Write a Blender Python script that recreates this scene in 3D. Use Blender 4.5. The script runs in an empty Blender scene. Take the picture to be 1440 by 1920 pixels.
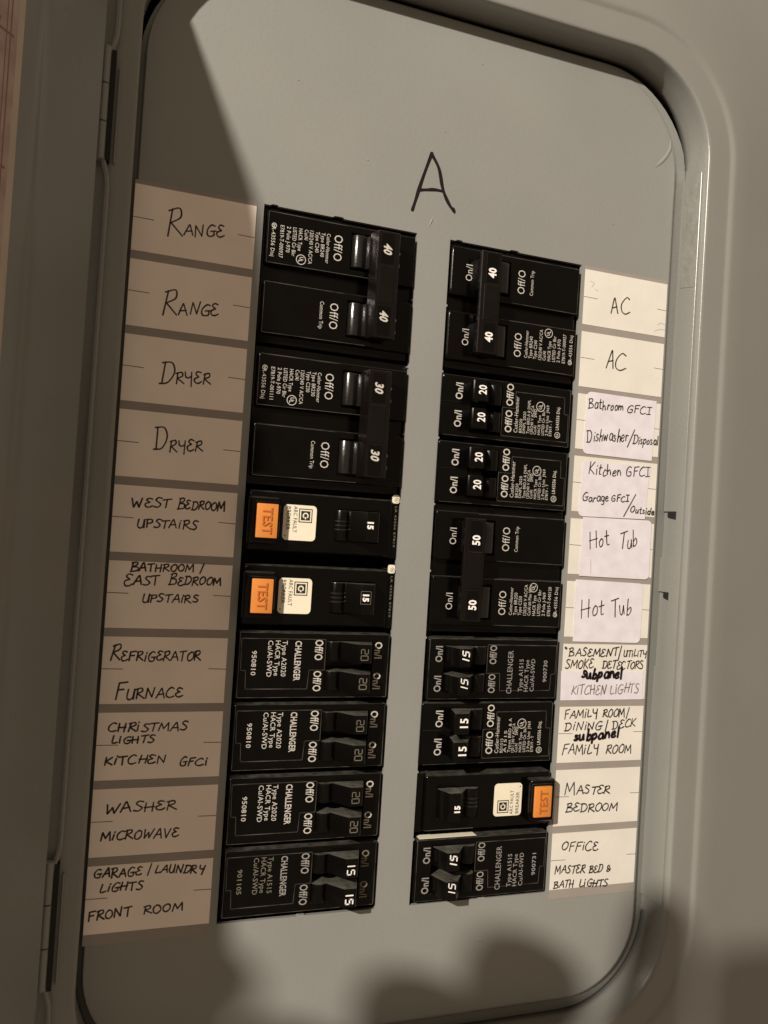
import bpy, bmesh, math, random
from mathutils import Vector, Matrix
random.seed(7)
S = 0.0254                                   # everything below is written in inches
sc = bpy.context.scene
COL = sc.collection

# ------------------------------------------------------------------ camera, world, lamp, exposure
# panel axes: u right, v up, h out of the panel towards the viewer
def W(u, v, h=0.0): return Vector((u * S, -h * S, v * S))
FPX = 1620.77
CAM = Vector((-0.5674, -3.4433, 11.9008))
_r = Vector((-0.0101, 0.3521, -0.0661)); _R = Matrix.Rotation(_r.length, 3, _r.normalized())
_A = Matrix(((1, 0, 0), (0, 0, -1), (0, 1, 0)))          # (u,v,h) -> world
cd = bpy.data.cameras.new('camera'); cam = bpy.data.objects.new('camera', cd); COL.objects.link(cam)
_M = (_A @ _R.transposed()).to_4x4(); _M.translation = W(*CAM); cam.matrix_world = _M
cd.sensor_width = 36; cd.lens = FPX / 1920 * 36; cd.clip_start = 0.005; cd.clip_end = 50
sc.camera = cam

wd = bpy.data.worlds.new('World'); sc.world = wd; wd.use_nodes = True
bgn = wd.node_tree.nodes['Background']; bgn.inputs[0].default_value = (1.0, 0.75, 0.54, 1); bgn.inputs[1].default_value = 0.295
LAMP = Vector((-63, 37.6, 60))
ld = bpy.data.lights.new('ceiling_bulb', 'POINT'); ld.energy = 432; ld.color = (1.0, 0.885, 0.775); ld.shadow_soft_size = 1.25 * S
lo = bpy.data.objects.new('ceiling_bulb', ld); lo.location = W(*LAMP); COL.objects.link(lo)
sc.view_settings.view_transform = 'Standard'; sc.view_settings.look = 'None'; sc.view_settings.exposure = 0; sc.view_settings.gamma = 1

def at(x, y, h=0.0):
    """point of the plane at height h that the survey of the photograph gives for a pixel (real coordinates, inches)"""
    d = _R.transposed() @ Vector(((x - 720) / FPX, (960 - y) / FPX, -1)); s = (h - CAM.z) / d.z
    p = CAM + d * s; return (p.x, p.y)

# ------------------------------------------------------------------ materials
def mat(name, col, rough=0.5, bump=0.0, bscale=900, var=0.0, vscale=60, spec=0.5, dust_sheen=0.0, col2=None, metal=0.0):
    m = bpy.data.materials.new(name); m.use_nodes = True; n = m.node_tree.nodes; l = m.node_tree.links
    b = n['Principled BSDF']; b.inputs['Roughness'].default_value = rough; b.inputs['Base Color'].default_value = (*col, 1)
    b.inputs['Specular IOR Level'].default_value = spec; b.inputs['Metallic'].default_value = metal
    tc = n.new('ShaderNodeTexCoord'); base = None
    if var or col2:
        nz = n.new('ShaderNodeTexNoise'); nz.inputs['Scale'].default_value = vscale; nz.inputs['Detail'].default_value = 6
        l.new(tc.outputs['Object'], nz.inputs['Vector'])
        rp = n.new('ShaderNodeValToRGB'); l.new(nz.outputs['Fac'], rp.inputs[0])
        c2 = col2 or tuple(c * (1 - var) for c in col)
        rp.color_ramp.elements[0].position = 0.35; rp.color_ramp.elements[1].position = 0.65
        rp.color_ramp.elements[0].color = (*c2, 1); rp.color_ramp.elements[1].color = (*col, 1)
        base = rp.outputs[0]
        mr = n.new('ShaderNodeMapRange'); l.new(nz.outputs['Fac'], mr.inputs[0]); mr.inputs[3].default_value = rough * 1.15; mr.inputs[4].default_value = rough * 0.85
        l.new(mr.outputs[0], b.inputs['Roughness'])
    if dust_sheen:  # dust on upward faces, also painting the reflections on the top bevels
        g = n.new('ShaderNodeNewGeometry'); sp = n.new('ShaderNodeSeparateXYZ'); l.new(g.outputs['Normal'], sp.inputs[0])
        mr = n.new('ShaderNodeMapRange'); l.new(sp.outputs['Z'], mr.inputs[0]); mr.inputs[1].default_value = 0.55; mr.inputs[2].default_value = 0.95
        nz2 = n.new('ShaderNodeTexNoise'); nz2.inputs['Scale'].default_value = 260; nz2.inputs['Detail'].default_value = 5; l.new(tc.outputs['Object'], nz2.inputs['Vector'])
        mr2 = n.new('ShaderNodeMapRange'); l.new(nz2.outputs['Fac'], mr2.inputs[0]); mr2.inputs[1].default_value = 0.1; mr2.inputs[2].default_value = 0.75
        mu = n.new('ShaderNodeMath'); mu.operation = 'MULTIPLY'; l.new(mr.outputs[0], mu.inputs[0]); l.new(mr2.outputs[0], mu.inputs[1])
        mu2 = n.new('ShaderNodeMath'); mu2.operation = 'MULTIPLY'; l.new(mu.outputs[0], mu2.inputs[0]); mu2.inputs[1].default_value = dust_sheen
        mx = n.new('ShaderNodeMix'); mx.data_type = 'RGBA'; l.new(mu2.outputs[0], mx.inputs[0])
        if base: l.new(base, mx.inputs[6])
        else: mx.inputs[6].default_value = (*col, 1)
        mx.inputs[7].default_value = (0.30, 0.30, 0.25, 1); base = mx.outputs[2]
    if base: l.new(base, b.inputs['Base Color'])
    if bump:
        nb = n.new('ShaderNodeTexNoise'); nb.inputs['Scale'].default_value = bscale; nb.inputs['Detail'].default_value = 3; l.new(tc.outputs['Object'], nb.inputs['Vector'])
        bp = n.new('ShaderNodeBump'); bp.inputs['Strength'].default_value = bump; bp.inputs['Distance'].default_value = 0.0004
        l.new(nb.outputs['Fac'], bp.inputs['Height']); l.new(bp.outputs[0], b.inputs['Normal'])
    return m
M = dict(
    paint=mat('grey_paint', (0.250, 0.258, 0.240), 0.33, 0.16, 620, 0.07, 16),
    trimpaint=mat('trim_paint', (0.222, 0.226, 0.208), 0.28, 0.12, 620, 0.05, 18),
    rough=mat('rough_paint', (0.228, 0.230, 0.210), 0.4, 1.0, 300, 0.12, 200),
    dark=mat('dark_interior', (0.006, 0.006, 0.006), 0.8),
    black=mat('black_plastic', (0.0020, 0.0017, 0.0015), 0.16, 0.06, 900, 0.3, 120, 0.20, dust_sheen=0.22),
    black2=mat('black_handle_plastic', (0.0024, 0.0020, 0.0017), 0.22, 0.05, 1200, 0.3, 150, 0.22, dust_sheen=0.42),
    tie=mat('black_tie_plastic', (0.0055, 0.0042, 0.0035), 0.22, 0.06, 900, 0.3, 150, 0.28, dust_sheen=0.2),
    hub=mat('polished_black_hub', (0.008, 0.0075, 0.007), 0.24, 0.12, 700, 0.3, 200, 0.7),
    ink=mat('white_print', (0.50, 0.48, 0.43), 0.6), ink2=mat('dull_print', (0.27, 0.26, 0.24), 0.6), ink3=mat('dim_print', (0.15, 0.14, 0.10), 0.6),
    bright=mat('bright_print', (0.85, 0.84, 0.8), 0.55),
    orange=mat('orange_plastic', (0.66, 0.235, 0.042), 0.45, 0.05, 900, 0.1, 90),
    orange2=mat('orange_raised_letter', (0.42, 0.13, 0.025), 0.45),
    cream=mat('cream_sticker', (0.78, 0.74, 0.58), 0.55, 0.05, 500, 0.06, 90),
    print=mat('black_print', (0.02, 0.018, 0.015), 0.5),
    paper=mat('cream_paper', (0.70, 0.685, 0.615), 0.75, 0.12, 300, 0.07, 70),
    paper_left=mat('shade_lifted_paper', (0.93, 0.85, 0.76), 0.75, 0.12, 300, 0.06, 60),  # same paper, colour lifted to offset the door's shade on the left labels
    white=mat('white_paper', (0.70, 0.68, 0.725), 0.75, 0.12, 260, 0.10, 160),
    film=mat('carrier_film', (0.30, 0.275, 0.245), 0.35, 0.05, 500, 0.10, 60),
    pen=mat('black_pen', (0.016, 0.011, 0.009), 0.6, var=.1, vscale=220, col2=(0.06, 0.045, 0.035)), pencil=mat('grey_pencil', (0.13, 0.115, 0.10), 0.7, var=.1, vscale=260, col2=(0.27, 0.25, 0.21)), wear_glint=mat('worn_edge_glint', (0.085, 0.078, 0.066), 0.5, var=.1, vscale=140, col2=(0.015, 0.013, 0.011)), rule=mat('thin_rule', (0.09, 0.075, 0.06), 0.7),
    marker=mat('black_marker', (0.008, 0.004, 0.006), 0.35),
    pink=mat('pink_card', (0.48, 0.37, 0.325), 0.7, 0.1, 300, 0.25, 130), cardc=mat('tan_card', (0.52, 0.44, 0.36), 0.7, 0.1, 300, 0.1, 60), red=mat('red_print', (0.27, 0.14, 0.11), 0.6),
    skin=mat('skin', (0.50, 0.28, 0.19), 0.55, 0.2, 500, 0.15, 60), phone=mat('phone_glass', (0.01, 0.01, 0.011), 0.2),
    wall=mat('plaster_wall', (0.32, 0.29, 0.25), 0.85, 0.5, 120, 0.08, 8), smudge=mat('pencil_smudge', (0.45, 0.41, 0.34), 0.8),
)

# ------------------------------------------------------------------ mesh helpers (inches in, metres out)
# local frame of every mesh: x, y in the panel plane, z out of it; objects stand upright through ROT
ROT = _A.to_4x4()
def finish(name, bm, m, parent=None, smooth=False, **props):
    bmesh.ops.recalc_face_normals(bm, faces=bm.faces)
    bmesh.ops.scale(bm, vec=(S, S, S), verts=bm.verts)
    me = bpy.data.meshes.new(name); bm.to_mesh(me); bm.free()
    for p in me.polygons: p.use_smooth = bool(smooth)
    if smooth and smooth is not True: me.set_sharp_from_angle(angle=math.radians(smooth))
    me.materials.append(M[m] if isinstance(m, str) else m)
    o = bpy.data.objects.new(name, me); COL.objects.link(o)
    if parent: o.parent = parent
    for k, v in props.items(): o[k] = v
    return o
def thing(name, label, cat, u=0, v=0, rz=0, group=None, h=0):
    o = bpy.data.objects.new(name, None); COL.objects.link(o); o.empty_display_size = 0.01
    o.matrix_world = Matrix.Translation(W(u, v, h)) @ ROT @ Matrix.Rotation(rz, 4, 'Z')
    o['label'] = label; o['category'] = cat
    if group: o['group'] = group
    return o
def bbox(bm, x0, x1, y0, y1, z0, z1, bev=0.0, seg=2, top=None):
    t = top or (x0, x1, y0, y1)
    vs = [bm.verts.new(c) for c in ((x0, y0, z0), (x1, y0, z0), (x1, y1, z0), (x0, y1, z0), (t[0], t[2], z1), (t[1], t[2], z1), (t[1], t[3], z1), (t[0], t[3], z1))]
    fs = [bm.faces.new([vs[i] for i in f]) for f in ((3, 2, 1, 0), (4, 5, 6, 7), (0, 1, 5, 4), (1, 2, 6, 5), (2, 3, 7, 6), (3, 0, 4, 7))]
    if bev: bmesh.ops.bevel(bm, geom=list({e for f in fs[1:] for e in f.edges}), offset=bev, segments=seg, profile=0.6, affect='EDGES')
def prism(bm, poly, lo_, hi, f, bev=0.0, seg=2):
    """extrude a 2-D outline from lo_ to hi; f(a,b,c) -> xyz"""
    a = [bm.verts.new(f(x, y, lo_)) for x, y in poly]; b = [bm.verts.new(f(x, y, hi)) for x, y in poly]; n = len(poly)
    F = [bm.faces.new(a), bm.faces.new(b)] + [bm.faces.new((a[i], a[(i + 1) % n], b[(i + 1) % n], b[i])) for i in range(n)]
    bmesh.ops.recalc_face_normals(bm, faces=F)
    if bev: bmesh.ops.bevel(bm, geom=list(set(F[0].edges) | set(F[1].edges)), offset=bev, segments=seg, profile=0.6, affect='EDGES')
def flat(x, y, z): return (x, y, z)
def rrect(x0, x1, y0, y1, r, n=6, corners=(1, 1, 1, 1)):
    """rounded rectangle outline; corners: top right, top left, bottom left, bottom right"""
    P = []
    for k, (cx, cy, a0) in enumerate(((x1 - r, y1 - r, 0), (x0 + r, y1 - r, 90), (x0 + r, y0 + r, 180), (x1 - r, y0 + r, 270))):
        if corners[k]:
            for i in range(n + 1):
                a = math.radians(a0 + 90 * i / n); P.append((cx + r * math.cos(a), cy + r * math.sin(a)))
        else: P.append(((x1, y1), (x0, y1), (x0, y0), (x1, y0))[k])
    return P
def rrect2(x0, x1, y0, y1, rt, rb, n=14):
    a = rrect(x0, x1, y0, y1, rt, n); b = rrect(x0, x1, y0, y1, rb, n); return a[:2 * (n + 1)] + b[2 * (n + 1):]
def holed(bm, x0, x1, y0, y1, holes, z0, z1, zf, bev=0.02, hb=0.006):
    """block with rectangular wells sunk to zf"""
    xs = sorted({x0, x1, *[h[0] for h in holes], *[h[1] for h in holes]}); ys = sorted({y0, y1, *[h[2] for h in holes], *[h[3] for h in holes]})
    V = {}
    def v(x, y, z):
        k = (round(x, 5), round(y, 5), round(z, 5))
        if k not in V: V[k] = bm.verts.new((x, y, z))
        return V[k]
    def inh(i, j):
        if i < 0 or j < 0 or i >= len(xs) - 1 or j >= len(ys) - 1: return None
        cx = (xs[i] + xs[i + 1]) / 2; cy = (ys[j] + ys[j + 1]) / 2
        return any(h[0] < cx < h[1] and h[2] < cy < h[3] for h in holes)
    outer = []; inner = []
    for i in range(len(xs) - 1):
        for j in range(len(ys) - 1):
            a, b, c, d = xs[i], xs[i + 1], ys[j], ys[j + 1]; me_ = inh(i, j); z = zf if me_ else z1
            bm.faces.new((v(a, c, z), v(b, c, z), v(b, d, z), v(a, d, z)))
            for (p, q, nb) in (((a, c), (b, c), (i, j - 1)), ((b, c), (b, d), (i + 1, j)), ((b, d), (a, d), (i, j + 1)), ((a, d), (a, c), (i - 1, j))):
                o = inh(*nb)
                if o is None: bm.faces.new((v(*p, z0), v(*q, z0), v(*q, z1), v(*p, z1))); outer.append((v(*p, z1), v(*q, z1)))
                elif me_ and not o: bm.faces.new((v(*p, zf), v(*q, zf), v(*q, z1), v(*p, z1))); inner.append((v(*p, z1), v(*q, z1)))
    for (x, y) in ((x0, y0), (x1, y0), (x1, y1), (x0, y1)): outer.append((v(x, y, z0), v(x, y, z1)))
    E = [e for e in (bm.edges.get(p) for p in outer) if e]
    bmesh.ops.recalc_face_normals(bm, faces=bm.faces)
    bmesh.ops.bevel(bm, geom=E, offset=bev, segments=3, profile=0.5, affect='EDGES')
def ribbon(bm, pts, w, z, smooth=False, taper=True):
    if not smooth and len(pts) > 2:
        for a, b in zip(pts, pts[1:]): ribbon(bm, [a, b], w, z)
        return
    """flat pen stroke of width w along pts at height z"""
    if smooth and len(pts) > 2:
        P = [Vector(p) for p in pts]; P = [2 * P[0] - P[1]] + P + [2 * P[-1] - P[-2]]; out = []
        for i in range(1, len(P) - 2):
            for k in range(6):
                t = k / 6; a, b, c, d = P[i - 1:i + 3]
                out.append(0.5 * ((2 * b) + (c - a) * t + (2 * a - 5 * b + 4 * c - d) * t * t + (3 * b - a - 3 * c + d) * t ** 3))
        out.append(P[-2]); P = out
    else: P = [Vector(p) for p in pts]
    P = [p for i, p in enumerate(P) if i == 0 or (p - P[i - 1]).length > 1e-4]
    if len(P) < 2: P = [P[0], P[0] + Vector((w * 0.5, 0))]
    L = []; Rr = []; n = len(P)
    for i, p in enumerate(P):
        t = (P[min(i + 1, n - 1)] - P[max(i - 1, 0)]); t = t.normalized() if t.length > 1e-6 else Vector((1, 0))
        nn = Vector((-t.y, t.x)); ww = w / 2 * (0.94 + 0.12 * math.sin(i * 0.5 + p.x * 5))
        L.append(bm.verts.new((p.x + nn.x * ww, p.y + nn.y * ww, z))); Rr.append(bm.verts.new((p.x - nn.x * ww, p.y - nn.y * ww, z)))
    for i in range(n - 1): bm.faces.new((L[i], Rr[i], Rr[i + 1], L[i + 1]))
    for c, a, b, s in ((P[0], L[0], Rr[0], -1), (P[-1], L[-1], Rr[-1], 1)):
        d = (P[1] - P[0] if s < 0 else P[-1] - P[-2]).normalized() * s * w * 0.38
        m1 = bm.verts.new((a.co.x * 0.7 + b.co.x * 0.3 + d.x, a.co.y * 0.7 + b.co.y * 0.3 + d.y, z)); m2 = bm.verts.new((a.co.x * 0.3 + b.co.x * 0.7 + d.x, a.co.y * 0.3 + b.co.y * 0.7 + d.y, z))
        bm.faces.new((a, m1, m2, b) if s > 0 else (b, m2, m1, a))

# printed lettering: the built-in font turned into flat mesh
_tc = {}
def text_mesh(s, bold=0.0):
    if (s, bold) not in _tc:
        c = bpy.data.curves.new('t', 'FONT'); c.body = s; c.size = 1; c.resolution_u = 2; c.offset = bold; c.space_character = 1.05
        o = bpy.data.objects.new('t', c); COL.objects.link(o); bpy.context.view_layer.update()
        me = bpy.data.meshes.new_from_object(o.evaluated_get(bpy.context.evaluated_depsgraph_get()))
        vs = [tuple(v.co[:2]) for v in me.vertices]; fs = [tuple(p.vertices) for p in me.polygons]
        bpy.data.objects.remove(o); bpy.data.curves.remove(c); bpy.data.meshes.remove(me)
        xs = [v[0] for v in vs]; x0, x1 = min(xs), max(xs)
        _tc[(s, bold)] = ([((x - x0) / (x1 - x0), y / 0.69) for x, y in vs], fs)
    return _tc[(s, bold)]
def put_text(bm, s, org, ex, length, cap, z, bold=0.0, slant=0.0):
    """baseline starts at org, runs length along the unit vector ex; cap = capital height"""
    vs, fs = text_mesh(s, bold); ey = (-ex[1], ex[0])
    V = [bm.verts.new((org[0] + ex[0] * (x * length + slant * y * cap) + ey[0] * y * cap, org[1] + ex[1] * (x * length + slant * y * cap) + ey[1] * y * cap, z)) for x, y in vs]
    for f in fs:
        try: bm.faces.new([V[i] for i in f])
        except ValueError: pass
def ring(bm, cx, cy, r0, r1, z, n=24):
    a = [bm.verts.new((cx + r0 * math.cos(6.28318 * i / n), cy + r0 * math.sin(6.28318 * i / n), z)) for i in range(n)]
    b = [bm.verts.new((cx + r1 * math.cos(6.28318 * i / n), cy + r1 * math.sin(6.28318 * i / n), z)) for i in range(n)]
    for i in range(n): bm.faces.new((a[i], b[i], b[(i + 1) % n], a[(i + 1) % n]))
def quad(bm, x0, x1, y0, y1, z): bm.faces.new([bm.verts.new(c) for c in ((x0, y0, z), (x1, y0, z), (x1, y1, z), (x0, y1, z))])

# ------------------------------------------------------------------ handwriting: single stroke letters ('~' = curved stroke)
G = {
'A': (.75, [[(0, 0), (.33, .95), (.40, 1), (.70, 0)], [(.10, .36), (.62, .42)]]),
'B': (.68, [[(.06, 0), (.10, .95)], ['~', (-.02, .92), (.40, 1), (.50, .76), (.12, .52)], ['~', (.12, .52), (.56, .46), (.58, .10), (-.02, .0)]]),
'C': (.70, [['~', (.66, .90), (.42, 1), (.10, .62), (.08, .18), (.35, 0), (.70, .14)]]),
'D': (.72, [[(.10, .02), (.12, .95)], ['~', (-.02, .92), (.48, .92), (.68, .5), (.42, .06), (-.03, 0)]]),
'E': (.62, [['~', (.56, .90), (.28, 1), (.12, .78), (.38, .56)], ['~', (.38, .56), (.04, .36), (.12, .04), (.38, 0), (.64, .14)]]),
'F': (.62, [[(.10, -.08), (.14, .95), (.66, 1.02)], [(.13, .52), (.52, .56)]]),
'G': (.74, [['~', (.66, .92), (.38, 1), (.08, .58), (.12, .10), (.40, -.02), (.62, .12), (.60, .42)], [(.34, .42), (.76, .46)]]),
'H': (.72, [[(.08, 0), (.12, 1)], [(.58, -.02), (.62, 1)], [(.02, .48), (.70, .52)]]),
'I': (.28, [[(.10, 0), (.12, .68)], [(.14, .90), (.17, .98)]]),
'J': (.5, [['~', (.4, 1), (.4, .2), (.2, 0), (0, .15)]]),
'K': (.68, [[(.08, 0), (.14, 1)], [(.62, .98), (.14, .45), (.66, 0)]]),
'L': (.58, [['~', (.14, 1), (.08, .08), (.30, 0), (.58, .10)]]),
'M': (.92, [[(.04, -.02), (.12, .95), (.42, .25), (.74, 1), (.86, -.05)]]),
'N': (.78, [[(.06, -.02), (.12, .95), (.58, .06), (.70, 1.05)]]),
'O': (.68, [['~', (.34, .98), (.06, .66), (.08, .16), (.36, 0), (.62, .34), (.56, .82), (.30, .98)]]),
'P': (.60, [[(.08, -.05), (.12, .98)], ['~', (-.02, .94), (.46, 1), (.54, .66), (.12, .44)]]),
'R': (.68, [[(.06, -.02), (.12, .98)], ['~', (-.02, .90), (.44, 1.02), (.52, .70), (.12, .48)], [(.12, .48), (.70, 0)]]),
'S': (.58, [['~', (.54, .92), (.26, 1), (.10, .76), (.32, .54), (.52, .30), (.34, .02), (.00, .08)]]),
'T': (.62, [[(.30, -.02), (.34, .98)], [(-.02, .92), (.68, 1.02)]]),
'U': (.68, [['~', (.10, 1), (.06, .24), (.26, -.02), (.52, .16), (.60, .98)], [(.60, .98), (.62, 0)]]),
'V': (.68, [[(.04, 1), (.26, 0), (.62, 1)]]),
'W': (.92, [[(.04, 1), (.18, .02), (.44, .66), (.60, .02), (.88, 1.02)]]),
'Y': (.66, [['~', (.08, 1), (.12, .60), (.34, .50), (.54, .62)], [(.62, 1), (.54, -.22)]]),
'&': (.6, [['~', (.52, .1), (.1, .72), (.3, 1), (.42, .74), (.06, .2), (.3, 0), (.56, .42)]]),
'/': (.50, [[(.0, -.22), (.46, 1.15)]]),
'1': (.78, [['~', (.66, .92), (.38, 1), (.10, .58), (.14, .06), (.44, 0), (.64, .14), (.62, .44), (.36, .44)]]),      # the G of the coloured-pen hand
'2': (.56, [[(.04, 0), (.52, .02)], [(.06, 1), (.60, 1)], [(.32, 0), (.34, 1)]]),                                           # the serifed I of GFCI
'a': (.50, [['~', (.42, .50), (.16, .52), (.04, .20), (.20, 0), (.40, .18), (.42, .50)], [(.42, .50), (.48, 0)]]),
'b': (.50, [[(.08, 1), (.08, 0)], ['~', (.08, .30), (.32, .48), (.44, .22), (.24, 0), (.08, .08)]]),
'c': (.42, [['~', (.38, .46), (.18, .52), (.04, .22), (.18, 0), (.40, .10)]]),
'd': (.52, [['~', (.40, .46), (.14, .48), (.04, .18), (.22, 0), (.40, .18)], [(.46, 1), (.42, 0)]]),
'e': (.44, [['~', (.06, .24), (.36, .34), (.30, .54), (.08, .42), (.06, .10), (.24, 0), (.42, .12)]]),
'g': (.50, [['~', (.40, .48), (.14, .52), (.06, .20), (.24, .04), (.40, .22), (.42, .48)], ['~', (.42, .48), (.38, -.30), (.10, -.34)]]),
'h': (.50, [[(.08, 1), (.08, 0)], ['~', (.08, .30), (.28, .50), (.40, .32), (.42, 0)]]),
'i': (.22, [[(.10, .48), (.10, 0)], [(.12, .72), (.14, .78)]]),
'k': (.46, [[(.08, 1), (.08, 0)], [(.38, .50), (.10, .22), (.42, 0)]]),
'l': (.20, [[(.10, 1), (.10, 0)]]),
'm': (.76, [['~', (.06, 0), (.08, .50)], ['~', (.08, .30), (.26, .50), (.34, .30), (.36, 0)], ['~', (.36, .30), (.54, .50), (.62, .30), (.66, 0)]]),
'n': (.50, [['~', (.06, 0), (.08, .50)], ['~', (.08, .30), (.28, .50), (.38, .30), (.42, 0)]]),
'o': (.46, [['~', (.22, .52), (.04, .30), (.14, 0), (.36, .10), (.38, .40), (.20, .52)]]),
'p': (.50, [[(.08, .50), (.04, -.38)], ['~', (.08, .36), (.32, .52), (.42, .24), (.22, 0), (.08, .08)]]),
'r': (.38, [[(.08, .50), (.08, 0)], ['~', (.08, .30), (.22, .50), (.38, .44)]]),
's': (.38, [['~', (.34, .48), (.12, .52), (.14, .30), (.32, .18), (.20, 0), (.02, .06)]]),
't': (.38, [['~', (.18, .90), (.16, .08), (.36, .04)], [(.0, .56), (.36, .60)]]),
'u': (.50, [['~', (.06, .50), (.08, .08), (.28, .02), (.40, .48)], [(.40, .50), (.46, 0)]]),
'w': (.62, [[(.04, .50), (.16, .02), (.30, .40), (.42, .02), (.58, .52)]]),
' ': (.45, []),
}
def hand(bm, s, a, b, cap, z, w, big=None, slant=0.10, rnd=0.042, bigall=False):
    """write s from baseline point a to b; first letters of words take the height big"""
    a = Vector(a); b = Vector(b); ex = (b - a); Ln = ex.length; ex = ex / Ln; ey = Vector((-ex.y, ex.x))
    seq = []; x = 0.0; first = True
    for ch in s:
        wd_, st = G[ch]; sc_ = (big if (big and first and ch != ' ') else cap); first = ch == ' '
        kx = 0.5 + 0.5 * sc_ / cap
        seq.append((x, kx, sc_, st)); x += (wd_ + (0.10 if ch != ' ' else 0)) * kx
    total = x - 0.10; k = Ln / total
    for x, kx, sc_, st in seq:
        sc_ *= random.uniform(.90, 1.10); sl_ = slant + random.uniform(-.08, .12)
        jx, jy = random.uniform(-rnd, rnd), random.uniform(-rnd, rnd) * 2
        for q in st:
            sm = q[0] == '~'; pp = q[1:] if sm else q
            ribbon(bm, [a + ex * (k * (x + (px + jx) * kx) + sl_ * py * sc_) + ey * ((py + jy) * sc_) + Vector((random.uniform(-1, 1), random.uniform(-1, 1))) * rnd * cap * 0.5 for px, py in pp], w, z, smooth=sm or len(pp) == 2 and False)

# ------------------------------------------------------------------ THE PANEL (one thing: trim, dead front, door)
panel = thing('electrical_panel', 'grey steel breaker panel, rounded cover opening and door swung open at left', 'electrical panel')
U0, U1, V0, V1, RAD = -0.06, 8.86, -10.94, 4.42, 1.5
def loop(d, n=14):
    """outline of the cover opening grown by d"""
    r = max(RAD + d, 0.05); return rrect(U0 - d, U1 + d, V0 - d, V1 + d, r, n)
def sweep(bm, prof, n=14):
    L = [[bm.verts.new((x, y, h)) for x, y in loop(d, n)] for d, h in prof]; k = len(L[0])
    for A_, B_ in zip(L, L[1:]):
        for i in range(k): bm.faces.new((A_[i], A_[(i + 1) % k], B_[(i + 1) % k], B_[i]))
    return L
bm = bmesh.new()
sweep(bm, [(.05, -.15), (0, -.15), (0, .0), (0, .40), (.003, .455), (.012, .478), (.028, .490), (.05, .493), (.07, .493), (.20, .488), (.40, .478), (.445, .476), (.46, .478), (.475, .486), (.515, .500), (.53, .504), (.55, .505), (.60, .503), (.9, .45), (3.2, .0), (3.45, -.05), (3.52, -.07), (3.56, -.11), (3.57, -.2), (3.57, -.35)])
trim = finish('cover_trim', bm, 'trimpaint', panel, smooth=True)
OPN = [(1.735, 4.045, -8.97, 1.00), (4.585, 6.90, -8.97, 1.00)]
bm = bmesh.new()
Ls = []
for d, h in [(-.0, -.16), (-.02, -.15), (-.17, -.105), (-.20, -.09), (-.225, -.065), (-.245, -.03), (-.262, -.008), (-.285, 0.0), (-.30, 0.0)]:
    r_ = RAD + .22 + d * .5; e_ = .085 - d * .12
    Ls.append([bm.verts.new((x, y, h * min(1, max(0.12, (V1 - 1.0 - y) / 1.6)) if y > V1 - 2.6 else h)) for x, y in rrect2(U0 - d * .35, U1 + d, V0 - d, V1 - e_, r_, RAD + d)])
for A_, B_ in zip(Ls, Ls[1:]):
    for i in range(len(A_)): bm.faces.new((A_[i], A_[(i + 1) % len(A_)], B_[(i + 1) % len(A_)], B_[i]))
edges = [bm.edges.get((Ls[-1][i], Ls[-1][(i + 1) % len(Ls[-1])])) for i in range(len(Ls[-1]))]
rim = []
for (a, b, c, d) in OPN:
    pts = []
    def seg(p, q, nubs):
        out = [p]; L_ = Vector(q) - Vector(p); n_ = Vector((-L_.y, L_.x)).normalized()
        for t, w_, hh in nubs:
            c0 = Vector(p) + L_.normalized() * t
            for dt, dn in ((-w_, 0), (-w_ * .6, hh), (w_ * .6, hh), (w_, 0)): out.append(tuple(c0 + L_.normalized() * dt + n_ * dn))
        return out
    left = a < 3
    pts += seg((a, c), (b, c), [(1.2, .07, .015)])
    pts += seg((b, c), (b, d), [(i + .97, .02, .02) for i in range(9)] if left else [])
    pts += seg((b, d), (a, d), [(1.22, .09, -.022), (2.16, .06, -.018)])
    pts += seg((a, d), (a, c), [(i + 1.0, .02, .02) for i in range(9)] if not left else [])
    vs = [bm.verts.new((x, y, 0)) for x, y in pts]; es = [bm.edges.new((vs[i], vs[(i + 1) % len(vs)])) for i in range(len(vs))]
    edges += es; rim.append(vs)
bmesh.ops.triangle_fill(bm, use_beauty=True, edges=edges)
for vs in rim:
    lo2 = [bm.verts.new((v.co.x, v.co.y, -.062)) for v in vs]
    for i in range(len(vs)): bm.faces.new((vs[i], vs[(i + 1) % len(vs)], lo2[(i + 1) % len(vs)], lo2[i]))
dead = finish('dead_front', bm, 'paint', panel, smooth=25)
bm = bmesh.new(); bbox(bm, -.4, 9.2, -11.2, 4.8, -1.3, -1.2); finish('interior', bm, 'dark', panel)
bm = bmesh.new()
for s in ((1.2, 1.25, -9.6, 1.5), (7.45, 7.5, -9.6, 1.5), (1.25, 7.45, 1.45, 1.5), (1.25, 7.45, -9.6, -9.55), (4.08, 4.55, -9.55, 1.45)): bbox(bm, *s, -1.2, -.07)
finish('interior_wall', bm, 'dark', panel)
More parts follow.
